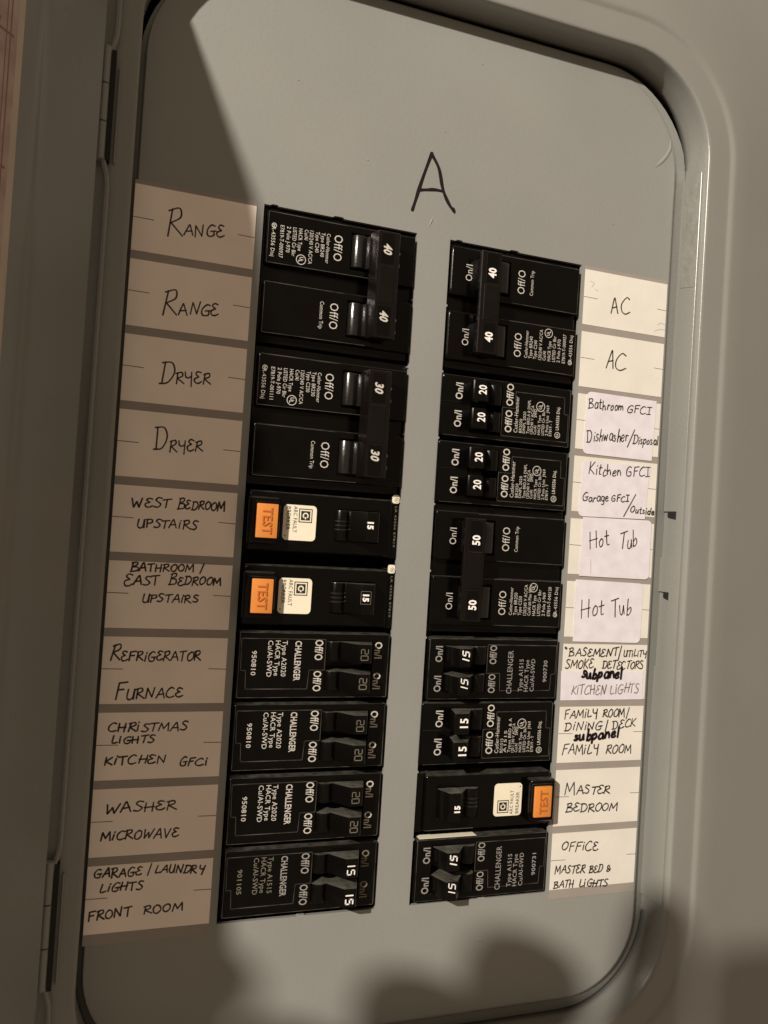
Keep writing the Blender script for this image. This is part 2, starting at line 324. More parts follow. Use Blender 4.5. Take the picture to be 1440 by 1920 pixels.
# inner lining of the opening on the latch side: stops at the two latch slots
X0 = 8.858
def vh(v, h, x): return (x, v, h)
bm = bmesh.new()
prism(bm, [(2.75, .385), (2.75, -.1), (-2.83, -.1), (-2.83, .22), (-3.60, .22), (-3.60, -.17), (-4.17, -.17), (-4.17, .14), (-5.42, .14), (-5.42, -.15), (-9.2, -.15), (-9.2, .385)], X0 - .035, X0 + .01, vh, .004, 1)
finish('latch_flange', bm, 'trimpaint', panel)
bm = bmesh.new(); bbox(bm, X0 + .001, X0 + .03, -9.5, 3.0, -.22, .05); finish('slot_backing', bm, 'trimpaint', panel)
for v_, hh in ((-2.83, .22), (-4.17, .14)):
    bm = bmesh.new(); prism(bm, [(v_ - .005, .0), (v_ - .005, hh - .006), (v_ - .12, hh - .006), (v_ - .09, .0)], X0 - .030, X0 - .001, vh)
    finish('latch_slot_shade', bm, 'dark', panel)  # dark block painting the shade at the top end of each slot
bm = bmesh.new(); prism(bm, [(2.6, .36), (2.6, .0), (.92, .0), (.86, .36)], X0 - .042, X0 - .034, vh, .005, 2); finish('rough_paint_strip', bm, 'rough', panel)
# pressed dimple of the dead front's upper right corner and the arrow stamped under the letter
def ridge(pts, w, hgt, name, m, parent, smooth_=True):
    bm = bmesh.new(); P = [Vector(p) for p in pts]; secs = []
    for i, p in enumerate(P):
        t = (P[min(i + 1, len(P) - 1)] - P[max(i - 1, 0)]).normalized(); n_ = Vector((-t.y, t.x)); e = 0.15 if i in (0, len(P) - 1) else 1
        secs.append([bm.verts.new((p.x + n_.x * w * a * e, p.y + n_.y * w * a * e, .0005 + hgt * b * e)) for a, b in ((-1, 0), (-.6, .55), (0, 1), (.6, .55), (1, 0))])
    for A_, B_ in zip(secs, secs[1:]):
        for i in range(4): bm.faces.new((A_[i], A_[i + 1], B_[i + 1], B_[i]))
    return finish(name, bm, m, parent, smooth=True)
ridge([at(*q) for q in ((1258, 262), (1257, 280), (1250, 293), (1240, 304), (1228, 314))], .035, .014, 'pressed_dimple', 'paint', panel)
ridge([at(720 + x / 7.2, 260 + y / 7.2) for x, y in ((600, 1205), (640, 1115), (675, 1040))], .014, .012, 'stamped_arrow', 'paint', panel)
ridge([at(720 + x / 7.2, 260 + y / 7.2) for x, y in ((675, 1040), (715, 1130), (748, 1222))], .014, .012, 'stamped_arrow', 'paint', panel)
ridge([at(*q) for q in ((893, 1764), (900, 1762), (907, 1764))], .03, .012, 'paint_blob', 'paint', panel)
for q in ((835, 247), (1092, 1820), (905, 120), (1150, 420), (690, 300), (560, 150)):
    c_ = at(*q); ridge([(c_[0] - .018, c_[1] - .008), c_, (c_[0] + .016, c_[1] + .01)], .014, .008, 'paint_speck', 'paint', panel)
bm = bmesh.new(); f8 = lambda x, y: at(720 + x / 7.2, 260 + y / 7.2)
ribbon(bm, [f8(*q) for q in ((648, 196), (560, 430), (480, 660), (430, 820), (382, 965))], .056, .002, True)
ribbon(bm, [f8(*q) for q in ((640, 200), (740, 400), (785, 640), (820, 760), (880, 890), (942, 978))], .056, .0026, True)
ribbon(bm, [f8(*q) for q in ((470, 692), (560, 692), (680, 690), (800, 712))], .05, .0032, True)
ribbon(bm, [f8(*q) for q in ((936, 950), (948, 990))], .062, .0034)
finish('marker_letter', bm, 'marker', panel)
# door: hinged at the left, open by about 129 degrees
TH = math.radians(128.3); DH = Vector((-.405, .60)); dd = Vector((math.cos(TH), math.sin(TH))); dn = Vector((math.sin(TH), -math.cos(TH)))
def door(s, v, n=0.0): p = DH + dd * s + dn * n; return (p.x, v, p.y)
DO = rrect(.03, 7.4, -10.90, 4.36, 1.5, 12)
bm = bmesh.new()
insets = [(0, -.22), (0, -.02), (.01, 0), (.05, 0.0), (.12, 0), (.9, .0), (1.0, .0), (1.06, .015), (1.12, .035), (1.20, .04), (1.4, .04)]
Ls = []
for d, n_ in insets:
    Ls.append([bm.verts.new(door(s, v, n_)) for s, v in rrect(.16 + d, 7.4 - d, -10.9 + d, 4.36 - d, max(1.5 - d, .1), 12)])
for A_, B_ in zip(Ls, Ls[1:]):
    for i in range(len(A_)): bm.faces.new((A_[i], A_[(i + 1) % len(A_)], B_[(i + 1) % len(A_)], B_[i]))
bm.faces.new(Ls[-1]); finish('door', bm, 'trimpaint', panel, smooth=35)
dr = panel.children[-1]
bm = bmesh.new(); prism(bm, rrect(1.56, 6.2, -7.6, 3.55, .05, 3), .041, .050, lambda s, v, n: door(s, v, n)); finish('directory_card', bm, 'cardc', dr)
bm = bmesh.new(); prism(bm, [(1.70, -7.4), (6.1, -7.4), (6.1, 3.4), (1.64, 3.4)], .0505, .053, door); finish('card_print', bm, 'pink', dr)
bm = bmesh.new()
def dquad(s0, s1, v0, v1, n): bm.faces.new([bm.verts.new(door(*c, n)) for c in ((s0, v0), (s1, v0), (s1, v1), (s0, v1))])
dquad(1.74, 1.76, -7.4, 3.4, .054); dquad(1.80, 1.815, -7.4, 3.4, .054)
for k in range(40): dquad(1.90, 1.90 + random.uniform(.5, 2.4), 3.2 - k * .27, 3.2 - k * .27 + .05, .054)
for k in range(8): dquad(1.70, 6.0, 2.9 - k * 1.4, 2.9 - k * 1.4 + .03, .0545)
finish('card_rule', bm, 'red', dr)
# rolled edge of the cover beside the hinges, following the photographed outline
def edge_u(v):
    for a, b in ((1.62, .92), (-8.55, .98)):
        t = abs(v - a) / b
        if t < 1: return -.385 - .08 * min(1, (1 - t) * 3.2)
    return -.385
bm = bmesh.new(); secs = []
for i in range(140):
    v = 5.0 - i * .125; u = edge_u(v)
    secs.append([bm.verts.new((u + a, v, b)) for a, b in ((.00, .40), (.0, .60), (.012, .618), (.035, .622), (.052, .605), (.056, .56), (.06, .49))])
for A_, B_ in zip(secs, secs[1:]):
    for i in range(6): bm.faces.new((A_[i], A_[i + 1], B_[i + 1], B_[i]))
finish('hinge_edge', bm, 'trimpaint', panel, smooth=True)
for vt, vb in ((2.36, .93), (-7.72, -9.30)):
    bm = bmesh.new(); n = 12
    for k in range(3):
        a0 = vt + (vb - vt) * (k / 3 + .005); a1 = vt + (vb - vt) * ((k + 1) / 3 - .005)
        prism(bm, [(-.475 + .062 * math.cos(6.283 * i / n), .60 + .062 * math.sin(6.283 * i / n)) for i in range(n)], a0, a1, lambda x, y, z: (x, z, y), .006, 1)
    hg = finish('hinge', bm, 'trimpaint', panel, smooth=40)
    bm = bmesh.new(); bbox(bm, -.412, -.352, vb, vt - .04, .50, .625); finish('hinge_gap', bm, 'dark', hg)
    bm = bmesh.new(); bbox(bm, -.31, -.288, vb + .02, vt - .20, .48, .535, .008); finish('hinge_leaf', bm, 'trimpaint', hg)
bm = bmesh.new(); holed(bm, -14, 22, -24, 18, [(-3, 12, -14, 7.5)], -.5, -.36, -1.6, .01)
w_ = finish('wall', bm, 'wall', None); w_.matrix_world = ROT; w_['kind'] = 'structure'

# ------------------------------------------------------------------ BREAKERS
# local frame: x = reading direction of the print, y = towards the panel's centre line (y = -m), z out
AX = 4.3125
def brk(name, label, cat, side, vc, group): return thing(name, label, cat, AX, vc, -math.pi / 2 if side == 'L' else math.pi / 2, group)
def part(name, build, m, parent, smooth=False):
    bm = bmesh.new(); build(bm); o = finish(name, bm, m, parent, smooth)
    if name in ('printed_text', 'small_print', 'sticker_print', 'tag_print', 'side_lettering', 'number_frame', 'toggle_rib', 'sticker_symbol', 'rating_number'): o['kind'] = 'stuff'
    return o
TOG = [(1.285, -.20)] + [(1.165 + .12 * math.cos(math.radians(a)), .005 + .12 * math.sin(math.radians(a))) for a in (0, 18, 36, 54, 72, 90, 108, 126)] + [(1.07, .085), (.885, .325), (.872, .338), (.70, .338), (.685, .325), (.575, .02), (.575, -.20)]
def toggle(parent, p0, p1, tip=0.0, mt='black2', base=None):
    prof = [((base if base and m < .6 else m), h + (tip if h > .2 else 0)) for m, h in TOG]
    o = part('toggle', lambda bm: prism(bm, prof, p0, p1, lambda m, h, p: (p, -m, h), .010, 2), mt, parent, 35)
    return o
def plate(parent, poly, z0, z1, name='label_plate', m='black', bev=.006):
    return part(name, lambda bm: prism(bm, [(p, -mm) for p, mm in poly], z0, z1, flat, bev, 1), m, parent, 30)
def T(bm, s, p0, p1, m, cap, z=.0625, bold=0.0, slant=0.0): put_text(bm, s, (p0, -m), (1, 0), p1 - p0, cap, z, bold, slant)
def ul(bm, p, m, r, z=.0645):
    ring(bm, p, -m, r * .86, r, z); put_text(bm, 'U', (p - r * .52, -m - r * .28), (1, 0), r * .55, r * .75, z, .02); put_text(bm, 'L', (p + r * .10, -m - r * .48), (1, 0), r * .42, r * .75, z, .02)
def csa(bm, p, m, r, z=.0645):
    ring(bm, p, -m, r * .80, r, z, 16); put_text(bm, 'SA', (p - r * .55, -m - r * .4), (1, 0), r * 1.1, r * .8, z, .02)

def outline(t, poly, z, w=.010, close=True):  # pale lines: edge highlights painted in colour, together with rubbed wear
    def f(bm):
        P = poly + [poly[0]] if close else poly
        for a, b in zip(P, P[1:]): ribbon(bm, [(a[0], -a[1]), (b[0], -b[1])], w, z)
    o = part('worn_edge_glint', f, 'wear_glint', t); o['kind'] = 'stuff'; return o
def two_pole(side, vc, amp, lines, label, date_c, on_ink='ink2'):
    t = brk('circuit_breaker', label, 'circuit breaker', side, vc, 'two-pole breakers with a handle tie')
    for c in (-.49, .49): part('pole_case', lambda bm: holed(bm, c - .37, c + .37, -2.53, -.30, [(c - .27, c + .27, -1.295, -.745)], -.5, .058, -.22, .030), 'black', t, 30)
    part('body', lambda bm: bbox(bm, -.97, .97, -2.555, -.285, -.9, -.06, .02), 'black', t, 30)
    for c in (-.49, .49): outline(t, [(c - .35, 1.35), (c - .355, 2.51), (c + .355, 2.51), (c + .35, 1.0)], .0592, .008, False)
    for c in (-.49, .49): toggle(t, c - .235, c + .235, 0, 'hub', .74)
    PR = [(1.035, .16), (.980, .357), (.665, .357), (.650, .342), (.650, .29), (.72, .25), (.735, .12)]
    tie = part('handle_tie', lambda bm: prism(bm, PR, -.765, .765, lambda m, h, p: (p, -m, h), .008, 1), 'tie', t)
    for a, b in ((-.735, -.30), (.30, .735)): part('tie_window', lambda bm: bbox(bm, a, b, -.935, -.735, .350, .3585, .002, 1), 'black2', tie)
    part('tie_rib', lambda bm: bbox(bm, -.27, .27, -.95, -.715, .35, .366, .006, 1), 'tie', tie)
    for c in (-.52, .44): part('rating_number', lambda bm: put_text(bm, amp, (c - .07, -.895), (1, 0), .150, .120, .3605, .035, (.18 if side == 'L' else .0)), 'ink' if side == 'L' else 'bright', tie)
    def pr(bm):
        for c in (-.68, .30): T(bm, 'Off/O', c, c + .37, 1.55, .125)
        for c in (-.62, .36): T(bm, 'On/I', c, c + .25, .645, .11, bold=.0)
        T(bm, 'Common Trip', .30, .69, 1.70, .058)
        for s, p1, m in lines: T(bm, s, -.675, p1, m, .055)
        ul(bm, -.24, 2.02, .072); csa(bm, -.655, 2.43, .036)
    part('printed_text', pr, 'ink', t)
    return t
def lines_for(a, b, date, cu='Cu/Al', cx=-.53):
    return [('Cutler-Hammer', -.25, 1.665), ('Type ' + a, -.33, 1.745), ('Type ' + b, -.38, 1.825), ('120/240 V AC/CA', -.20, 1.915), (cu, cx, 1.99), ('HACR Type', -.36, 2.075), ('LISTED Cir Bkr', -.27, 2.16), ('2 Pole J-970' if date[0] == '0' and date != '040120' else '2 Pole J-969', -.31, 2.245), ('E7819-T-' + date, -.22, 2.34), ('    LR-43556 Disj', -.22, 2.46)]
two_pole('L', .05, '40', lines_for('BR240', 'C240', '000927'), 'topmost breaker of the left column, black two-pole with tied handles marked 40', '')
two_pole('L', -1.94, '30', lines_for('BR230', 'C230', '001111'), 'left-column two-pole breaker marked 30, above the two orange-button breakers', '')
two_pole('R', .045, '40', lines_for('BR240', 'C240', '000927'), 'topmost breaker of the right column, black two-pole with tied handles marked 40', '')
two_pole('R', -3.945, '50', lines_for('BR250', 'C250', '040120', 'Cu/Al #6 Max Wire', -.20), 'right-column two-pole breaker marked 50, level with the Hot Tub stickers', '')

def arc_fault(side, vc, label, tag):
    t = brk('circuit_breaker', label, 'circuit breaker', side, vc, 'arc fault breakers with orange test buttons')
    part('body', lambda bm: (holed(bm, -.42, .42, -2.53, -.40, [(-.235, .235, -1.27, -.60)], -.7, .055, -.2, .045), bbox(bm, -.44, .44, -.42, -.285, -.7, -.01, .02)), 'black', t, 30)
    part('button_housing', lambda bm: (bbox(bm, -.33, .33, -2.545, -2.10, .02, .20, .05, 3), bbox(bm, -.265, .265, -2.47, -2.12, .15, .225, .02, 2)), 'black', t, 30)
    tb = part('test_button', lambda bm: bbox(bm, -.235, .235, -2.445, -2.150, .1, .262, .014, 2), 'orange', t, 30)
    bm = bmesh.new(); put_text(bm, 'TEST', (-.18, -2.365), (1, 0), .36, .130, .0, .012)
    g = bmesh.ops.extrude_face_region(bm, geom=bm.faces[:]); bmesh.ops.translate(bm, verts=[e for e in g['geom'] if isinstance(e, bmesh.types.BMVert)], vec=(0, 0, .012))
    bmesh.ops.translate(bm, verts=bm.verts, vec=(0, 0, .262)); finish('raised_lettering', bm, 'orange2', tb)
    tg = [(m, h * .9 if h > .2 else h) for m, h in TOG]
    part('toggle', lambda bm: prism(bm, tg, -.215, .215, lambda m, h, p: (p, -m, h), .012, 2), 'black2', t, 35)
    def rib(bm):
        for c in (-.06, .0, .06): prism(bm, [(1.165 + .128 * math.cos(math.radians(a)), .005 + .128 * math.sin(math.radians(a))) for a in (30, 60, 90, 120, 150)] + [(1.1, .02)], c - .012, c + .012, lambda m, h, p: (p, -m, h), .004, 1)
    part('toggle_rib', rib, 'hub', t, 35)
    def fr(bm):
        for a, b, c, d in ((-.12, .06, -.895, -.889), (-.12, .06, -.745, -.739), (-.12, -.114, -.895, -.739), (.06, .066, -.895, -.739)): quad(bm, a, b, c, d, .3065)
    if 'lower' in label: part('number_frame', fr, 'ink3', t)
    part('rating_number', lambda bm: put_text(bm, '15', (-.075, -.86), (1, 0), .105, .085, .307, .05), 'bright', t)
    st = part('sticker', lambda bm: prism(bm, rrect(-.25, .25, -2.03, -1.55, .06, 5), .056, .060, flat), 'cream', t)
    def pr(bm):
        T(bm, 'ARC FAULT', -.23, .14, 1.885, .056, .0612, .004); T(bm, 'BREAKER', -.22, .11, 1.985, .058, .0612, .004)
        for r0, r1 in ((.098, .085), (.066, 0)):
            c = (-.105, -1.71)
            if r1:
                for a, b, cc, d in ((-r0, r0, -r0, -r1), (-r0, r0, r1, r0), (-r0, -r1, -r1, r1), (r1, r0, -r1, r1)): quad(bm, c[0] + a, c[0] + b, c[1] + cc, c[1] + d, .0612)
            else: quad(bm, c[0] - r0, c[0] + r0, c[1] - r0, c[1] + r0, .0612)
        quad(bm, .18, .20, -2.0, -1.985, .0612)
    part('sticker_print', pr, 'print', st)
    def lg(bm):
        n = 20; c = (-.105, -1.71)
        for i in range(n - 4):
            a0 = math.radians(40 + 360 / n * i); a1 = math.radians(40 + 360 / n * (i + 1))
            bm.faces.new([bm.verts.new((c[0] + r * math.cos(a), c[1] + r * math.sin(a), .0620)) for r, a in ((.026, a0), (.044, a0), (.044, a1), (.026, a1))])
        quad(bm, c[0] + .02, c[0] + .05, c[1] - .010, c[1] + .010, .0622)
    part('sticker_symbol', lg, 'cream', st)
    if tag:
        ut = part('side_tag', lambda bm: prism(bm, rrect(-.50, -.375, -.395, -.285, .03, 4), -.009, .003, flat), 'cream', t)
        part('tag_print', lambda bm: ul(bm, -.425, .325, .035, .0045), 'print', ut)
        part('side_lettering', lambda bm: put_text(bm, 'LR 43556 E7819', (-.33, -.345), (1, 0), .6, .03, .002), 'ink3', t)
    return t
arc_fault('L', -3.41, 'upper of the two left-column breakers with an orange TEST button', True)
arc_fault('L', -4.44, 'lower of the two left-column breakers with an orange TEST button', True)
arc_fault('R', -7.46, 'breaker with an orange TEST button in the right column', False)

CH_PLATE = [(-.375, 2.50), (.075, 2.49), (.075, 2.42), (.335, 2.41), (.335, 1.53), (.065, 1.515), (.065, 1.29), (-.375, 1.29)]
def tandem_a(side, vc, label, typ, date, amp, dim, group, numm, tagc=False, wide=False, grime=True):
    t = brk('circuit_breaker', label, 'circuit breaker', side, vc, group)
    f = -1 if side == 'R' else 1
    part('body', lambda bm: holed(bm, -.465, .465, -2.545, -.305, [(-.355, .355, -1.285, -.565)], -.8, .05, -.22, .035), 'black', t, 30)
    pl = [(f * p, m) for p, m in CH_PLATE]
    plate(t, pl, .045, .060); outline(t, [(p * .985, m) for p, m in pl], .0612); outline(t, [(-.45, .33), (-.45, 2.52), (.45, 2.52), (.45, .33)], .0512, .008)
    for a in (-1, 1):
        tg = toggle(t, min(a * .075, a * .345), max(a * .075, a * .345))
        part('rating_number', lambda bm: digits(bm, amp, (-.275 if a < 0 else .135), .845, .105, .062, .3395, .25 if amp == '15' and side == 'R' else 0, .019 if amp == '15' else .012), numm, tg)
        part('pin_hole', lambda bm: [ring_side(bm, a * .21 + sg * .1355, .80, .24) for sg in (-1, 1)], 'dark', tg)
    inkb, inks = dim
    def pr(bm):
        for p0 in (-.365, .075): T(bm, 'Off/O', p0, p0 + .29, 1.445, .115, .0625, .016)
        T(bm, 'CHALLENGER', -.345 if not wide else -.375, .215 if not wide else .285, 1.735, .09, .0625, .02 if not wide else .0)
    part('printed_text', pr, inkb, t)
    def pr2(bm):
        for p0 in (-.345, .10): T(bm, 'On/I', p0, p0 + .24, .54, .11, .0525, .02)
        for s, p1, m in (('Type ' + typ, .155, 1.92), ('HACR Type', .145, 2.02), ('Cu/Al-SWD', .16, 2.125)): T(bm, s, -.345, p1, m, .070, .0625, .004)
        T(bm, date, -.20, .14, 2.345, .065, .0625, .012)
    part('small_print', pr2, inks, t)
    if tagc: part('side_label', lambda bm: bbox(bm, .4655 , .4715, -1.30, -.36, -.13, .035, .002, 1), 'cream', t)
    return t
def ring_side(bm, p, m, h, r=.016, n=10):
    bm.faces.new([bm.verts.new((p, -m + r * math.cos(6.283 * i / n), h + r * math.sin(6.283 * i / n))) for i in range(n)])
def digits(bm, s, x, m, hgt, w, z, sl=0.0, lw=.016):
    D = {'1': [[(.5, 0), (.5, 1)]], '5': [[(1, 1), (0, 1), (0, .55), (1, .55), (1, 0), (0, 0)]], '2': [[(0, 1), (1, 1), (1, .5), (0, .5), (0, 0), (1, 0)]], '0': [[(0, 0), (0, 1), (1, 1), (1, 0), (0, 0)]]}
    for k, ch in enumerate(s):
        for q in D[ch]: ribbon(bm, [(x + (k * 1.45 + (px if ch != '1' else px * 1.1)) * w + sl * py * hgt, -m + py * hgt) for px, py in q], lw, z)
gA = 'twin breakers with two single handles and wide lettering'
tandem_a('L', -5.415, 'left-column twin breaker dated 950810, just below the lower orange-button breaker', 'A2020', '950810', '20', ('ink', 'ink'), gA, 'ink3')
tandem_a('L', -6.415, 'left-column twin breaker dated 950810, between two others of the same date', 'A2020', '950810', '20', ('ink', 'ink'), gA, 'ink3')
tandem_a('L', -7.425, 'left-column twin breaker dated 950810, just above the bottom one with 15 handles', 'A2020', '950810', '20', ('ink', 'ink'), gA, 'ink3')
tandem_a('L', -8.425, 'bottom breaker of the left column, faded lettering and two handles marked 15', 'A1515', '901105', '15', ('ink2', 'ink3'), gA, 'bright')  # small print in a dimmer ink than the large lettering
tandem_a('R', -5.455, 'right-column twin breaker dated 900730 with slanted 15 handles', 'A1515', '900730', '15', ('ink2', 'ink2'), gA, 'bright', wide=True)
tandem_a('R', -8.455, 'bottom breaker of the right column, dated 900731, slanted 15 handles', 'A1515', '900731', '15', ('ink2', 'ink2'), gA, 'bright', wide=True, tagc=True)

CU_PLATE = [(.325, 1.51), (.33, 2.38), (.06, 2.385), (.06, 2.46), (-.385, 2.46), (-.385, 1.29), (.06, 1.29), (.06, 1.51)]
def tandem_b(vc, label, amp, l2, l3, l4, l5, tip=0.0):
    t = brk('circuit_breaker', label, 'circuit breaker', 'R', vc, 'twin breakers with dense printed ratings')
    part('body', lambda bm: holed(bm, -.465, .465, -2.515, -.27, [(-.385, .385, -1.285, -.755)], -.8, .05, -.22, .03), 'black', t, 30)
    plate(t, CU_PLATE, .045, .060); outline(t, [(p * .985, m) for p, m in CU_PLATE], .0612); outline(t, [(-.45, .33), (-.45, 2.49), (.45, 2.49)], .0512, .009, False)
    part('divider', lambda bm: bbox(bm, .045, .060, -.60, -.29, .045, .056, .004, 1), 'black', t)
    for a in (-1, 1):
        p0, p1 = (.065, .375) if a > 0 else (-.345, -.045)
        prof = [((m - .03 if h > .2 else .745) if m < .75 else m, h + (tip if h > .2 else 0)) for m, h in TOG]
        tg = part('toggle', lambda bm: prism(bm, prof, p0, p1, lambda m, h, p: (p, -m, h), .012, 2), 'black2', t, 35)
        part('rating_number', lambda bm: put_text(bm, amp, ((p0 + .10), -.865), (1, 0), .14, .125, .3395 + tip, .022), 'bright', tg)
        part('pin_hole', lambda bm: ring_side(bm, p1 + .0008, .78, .26 + tip), 'dark', tg)
    def pr(bm):
        for p0 in (-.32, .10): T(bm, 'On/I', p0, p0 + .25, .61, .115, .0525, .018)
        for p0 in (-.32, .09): T(bm, 'Off/O', p0, p0 + .345, 1.465, .115, .0625, .018)
        T(bm, 'Cutler-Hammer', -.31, .25, 1.57, .066, .0625)
        for s, p1, m in ((l2, -.09, 1.645), (l3, .03, 1.705), (l4, .22, 1.775), (l5, .14, 1.84), ('Cu/Al', -.17, 1.90), ('HACR Type', .0, 1.97), ('LISTED Cir. Bkr', .08, 2.04), ('2 Pole Unit  J969', .17, 2.11), ('E7819 - T', -.06, 2.175)): T(bm, s, -.305, p1, m, .048, .0625)
        T(bm, 'SWD', -.04, .085, 1.895, .052, .0625, .008); T(bm, 'LR43556 Disj.', -.20, .17, 2.30, .055, .0625, .01)
        ul(bm, .135, 1.955, .078); csa(bm, -.28, 2.28, .05)
    part('printed_text', pr, 'ink', t)
tandem_b(-1.495, 'upper of the two twin breakers with white 20 handles', '20', 'BR2020', 'DNPL 2020', 'Type BRD,A & DNPL', '120/240 V AC/CA')
tandem_b(-2.50, 'lower of the two twin breakers with white 20 handles', '20', 'BR2020', 'DNPL 2020', 'Type BRD,A & DNPL', '120/240 V AC/CA')
tandem_b(-6.43, 'twin breaker with two tall 15 handles and dense white print', '15', 'BD1515', 'A1515', 'Types BRD & A', '120 / 240 V AC/CA', .05)

# ------------------------------------------------------------------ PAPER LABELS
C6 = (220, 330, 3.2); C7 = (180, 900, 4.364); C8 = (140, 1300, 3.84); C3 = (1020, 480, 4.57); C4 = (1020, 880, 4.57); C5 = (1010, 1180, 3.693)
def Q(c, x, y, h=.010): return at(c[0] + x / c[2], c[1] + y / c[2], h)
def write(parent, c, rows, z, m='pen', name='handwriting', w=.023):
    bm = bmesh.new()
    for r in rows:
        s, a, b, cap = r[:4]; big = r[4] if len(r) > 4 else None
        A_ = Q(c, *a); B_ = Q(c, *b); k = 1.0 / (c[2] * 130.0) * (1.10 if c in (C3, C4, C5) else .93)
        if s == '/': ribbon(bm, [A_, B_], w, z)
        elif s == '.': ribbon(bm, [A_, B_], w * 2, z)
        else: hand(bm, s, A_, B_, cap * k, z, w, big * k if big else None)
    return finish(name, bm, m, parent)
def strip(u0, u1, label, cells, tl, trr):
    t = thing('circuit_directory_strip', label, 'label strip', (u0 + u1) / 2, -4, 0, 'circuit directory strips'); dx, dy = -(u0 + u1) / 2, 4
    def fix(o): o.location = (dx * S, dy * S, 0); return o
    fix(part('carrier_film', lambda bm: prism(bm, [(u0, -9.09), (u1, -9.09), (u1, 1.0), (u0, 1.0)], .001, .004, flat), 'film', t))
    for i in range(10):
        y1 = 1 - i - .057; y0 = -i + .057
        j = random.uniform(-.004, .004)
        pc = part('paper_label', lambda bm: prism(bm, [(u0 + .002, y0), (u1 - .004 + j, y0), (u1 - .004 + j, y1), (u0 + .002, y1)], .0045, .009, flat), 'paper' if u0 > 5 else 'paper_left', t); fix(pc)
        ym = (y0 + y1) / 2 + (.02 if i else 0)
        for a, b in (((u0 + .004, ym), (u0 + tl, ym - .004)), ((u1 - trr, ym + .004), (u1 - .008, ym))):
            if not (u0 > 5 and i == 6): part('tick_mark', lambda bm: ribbon(bm, [a, b], .010, .0096), 'rule', pc)
        for cells_c, rows, mm in cells.get(i, []):
            o = write(pc, cells_c, rows, .0102, mm, w=.023 if mm != 'marker' else .045)
    return t
cellsL = {
 0: [(C6, [('RANGE', (292, 350), (640, 368), 68, 172)], 'pen')], 1: [(C6, [('RANGE', (265, 822), (605, 842), 70, 165)], 'pen')],
 2: [(C6, [('DRYER', (252, 1245), (555, 1245), 68, 150)], 'pen')], 3: [(C6, [('DRYER', (225, 1652), (512, 1648), 66, 138)], 'pen')],
 4: [(C7, [('WEST', (290, 222), (600, 226), 75), ('BEDROOM', (665, 238), (1055, 250), 72, 98), ('UPSTAIRS', (335, 385), (825, 405), 68)], 'pen')],
 5: [(C7, [('BATHROOM', (280, 748), (800, 745), 62, 78), ('/', (850, 765), (885, 685), 1), ('EAST', (222, 858), (510, 862), 72, 98), ('BEDROOM', (598, 858), (1025, 862), 66, 90), ('UPSTAIRS', (375, 998), (835, 1002), 62)], 'pen')],
 6: [(C7, [('REFRIGERATOR', (112, 1480), (855, 1475), 72, 128), ('FURNACE', (150, 1795), (705, 1775), 76, 122)], 'pen')],
 7: [(C8, [('CHRISTMAS', (235, 276), (805, 268), 60), ('LIGHTS', (265, 362), (568, 350), 50), ('KITCHEN', (210, 515), (655, 500), 58), ('GF', (752, 520), (850, 518), 60), ('CI', (860, 518), (960, 515), 56)], 'pen')],
 8: [(C8, [('WASHER', (215, 870), (730, 832), 66), ('MICROWAVE', (182, 1065), (745, 1030), 62)], 'pen')],
 9: [(C8, [('GARAGE', (138, 1335), (480, 1308), 62), ('/', (525, 1310), (555, 1225), 1), ('LAUNDRY', (575, 1290), (925, 1295), 56), ('LIGHTS', (178, 1430), (483, 1412), 58), ('FRONT', (92, 1640), (400, 1603), 66), ('ROOM', (492, 1590), (778, 1558), 58)], 'pen')],
}
cellsR = {
 0: [(C3, [('A', (575, 490), (640, 492), 150), ('C', (655, 492), (735, 495), 150)], 'pen')], 1: [(C3, [('A', (530, 966), (592, 968), 150), ('C', (605, 970), (705, 975), 145)], 'pen')],
 6: [(C5, [('BASEMENT', (210, 187), (545, 185), 56), ('/', (550, 215), (575, 115), 1), ('UTILITY', (585, 186), (745, 190), 44), ('SMOKE', (185, 270), (375, 270), 60), ('DETECTORS', (440, 272), (722, 275), 54), ('.', (186, 126), (193, 134), 1)], 'pen')],
 7: [(C5, [('FAMILY', (178, 615), (405, 608), 56), ('ROOM', (445, 608), (595, 605), 56), ('/', (605, 620), (628, 542), 1), ('DINING', (180, 700), (435, 690), 52), ('/', (460, 708), (480, 628), 1), ('DECK', (512, 690), (670, 672), 56), ('FAMILY', (160, 865), (410, 855), 62), ('ROOM', (465, 858), (640, 860), 60)], 'pen'), (C5, [('subpanel', (245, 775), (552, 748), 72)], 'marker')],
 8: [(C5, [('MASTER', (180, 1145), (490, 1135), 56, 84), ('BEDROOM', (188, 1265), (545, 1255), 58)], 'pen')],
 9: [(C5, [('OFFICE', (158, 1530), (408, 1530), 62), ('MASTER', (112, 1690), (315, 1684), 52), ('BED', (348, 1688), (440, 1680), 52), ('&', (470, 1678), (500, 1670), 44), ('BATH', (105, 1792), (240, 1786), 50), ('LIGHTS', (278, 1785), (472, 1775), 50)], 'pen')],
}
strip(0.0, 1.635, 'left handwritten circuit list, RANGE at the top and FRONT ROOM at the bottom', cellsL, .27, .24)
strip(6.965, 8.565, 'right handwritten circuit list, AC at the top and OFFICE near the bottom', cellsR, .26, .18)
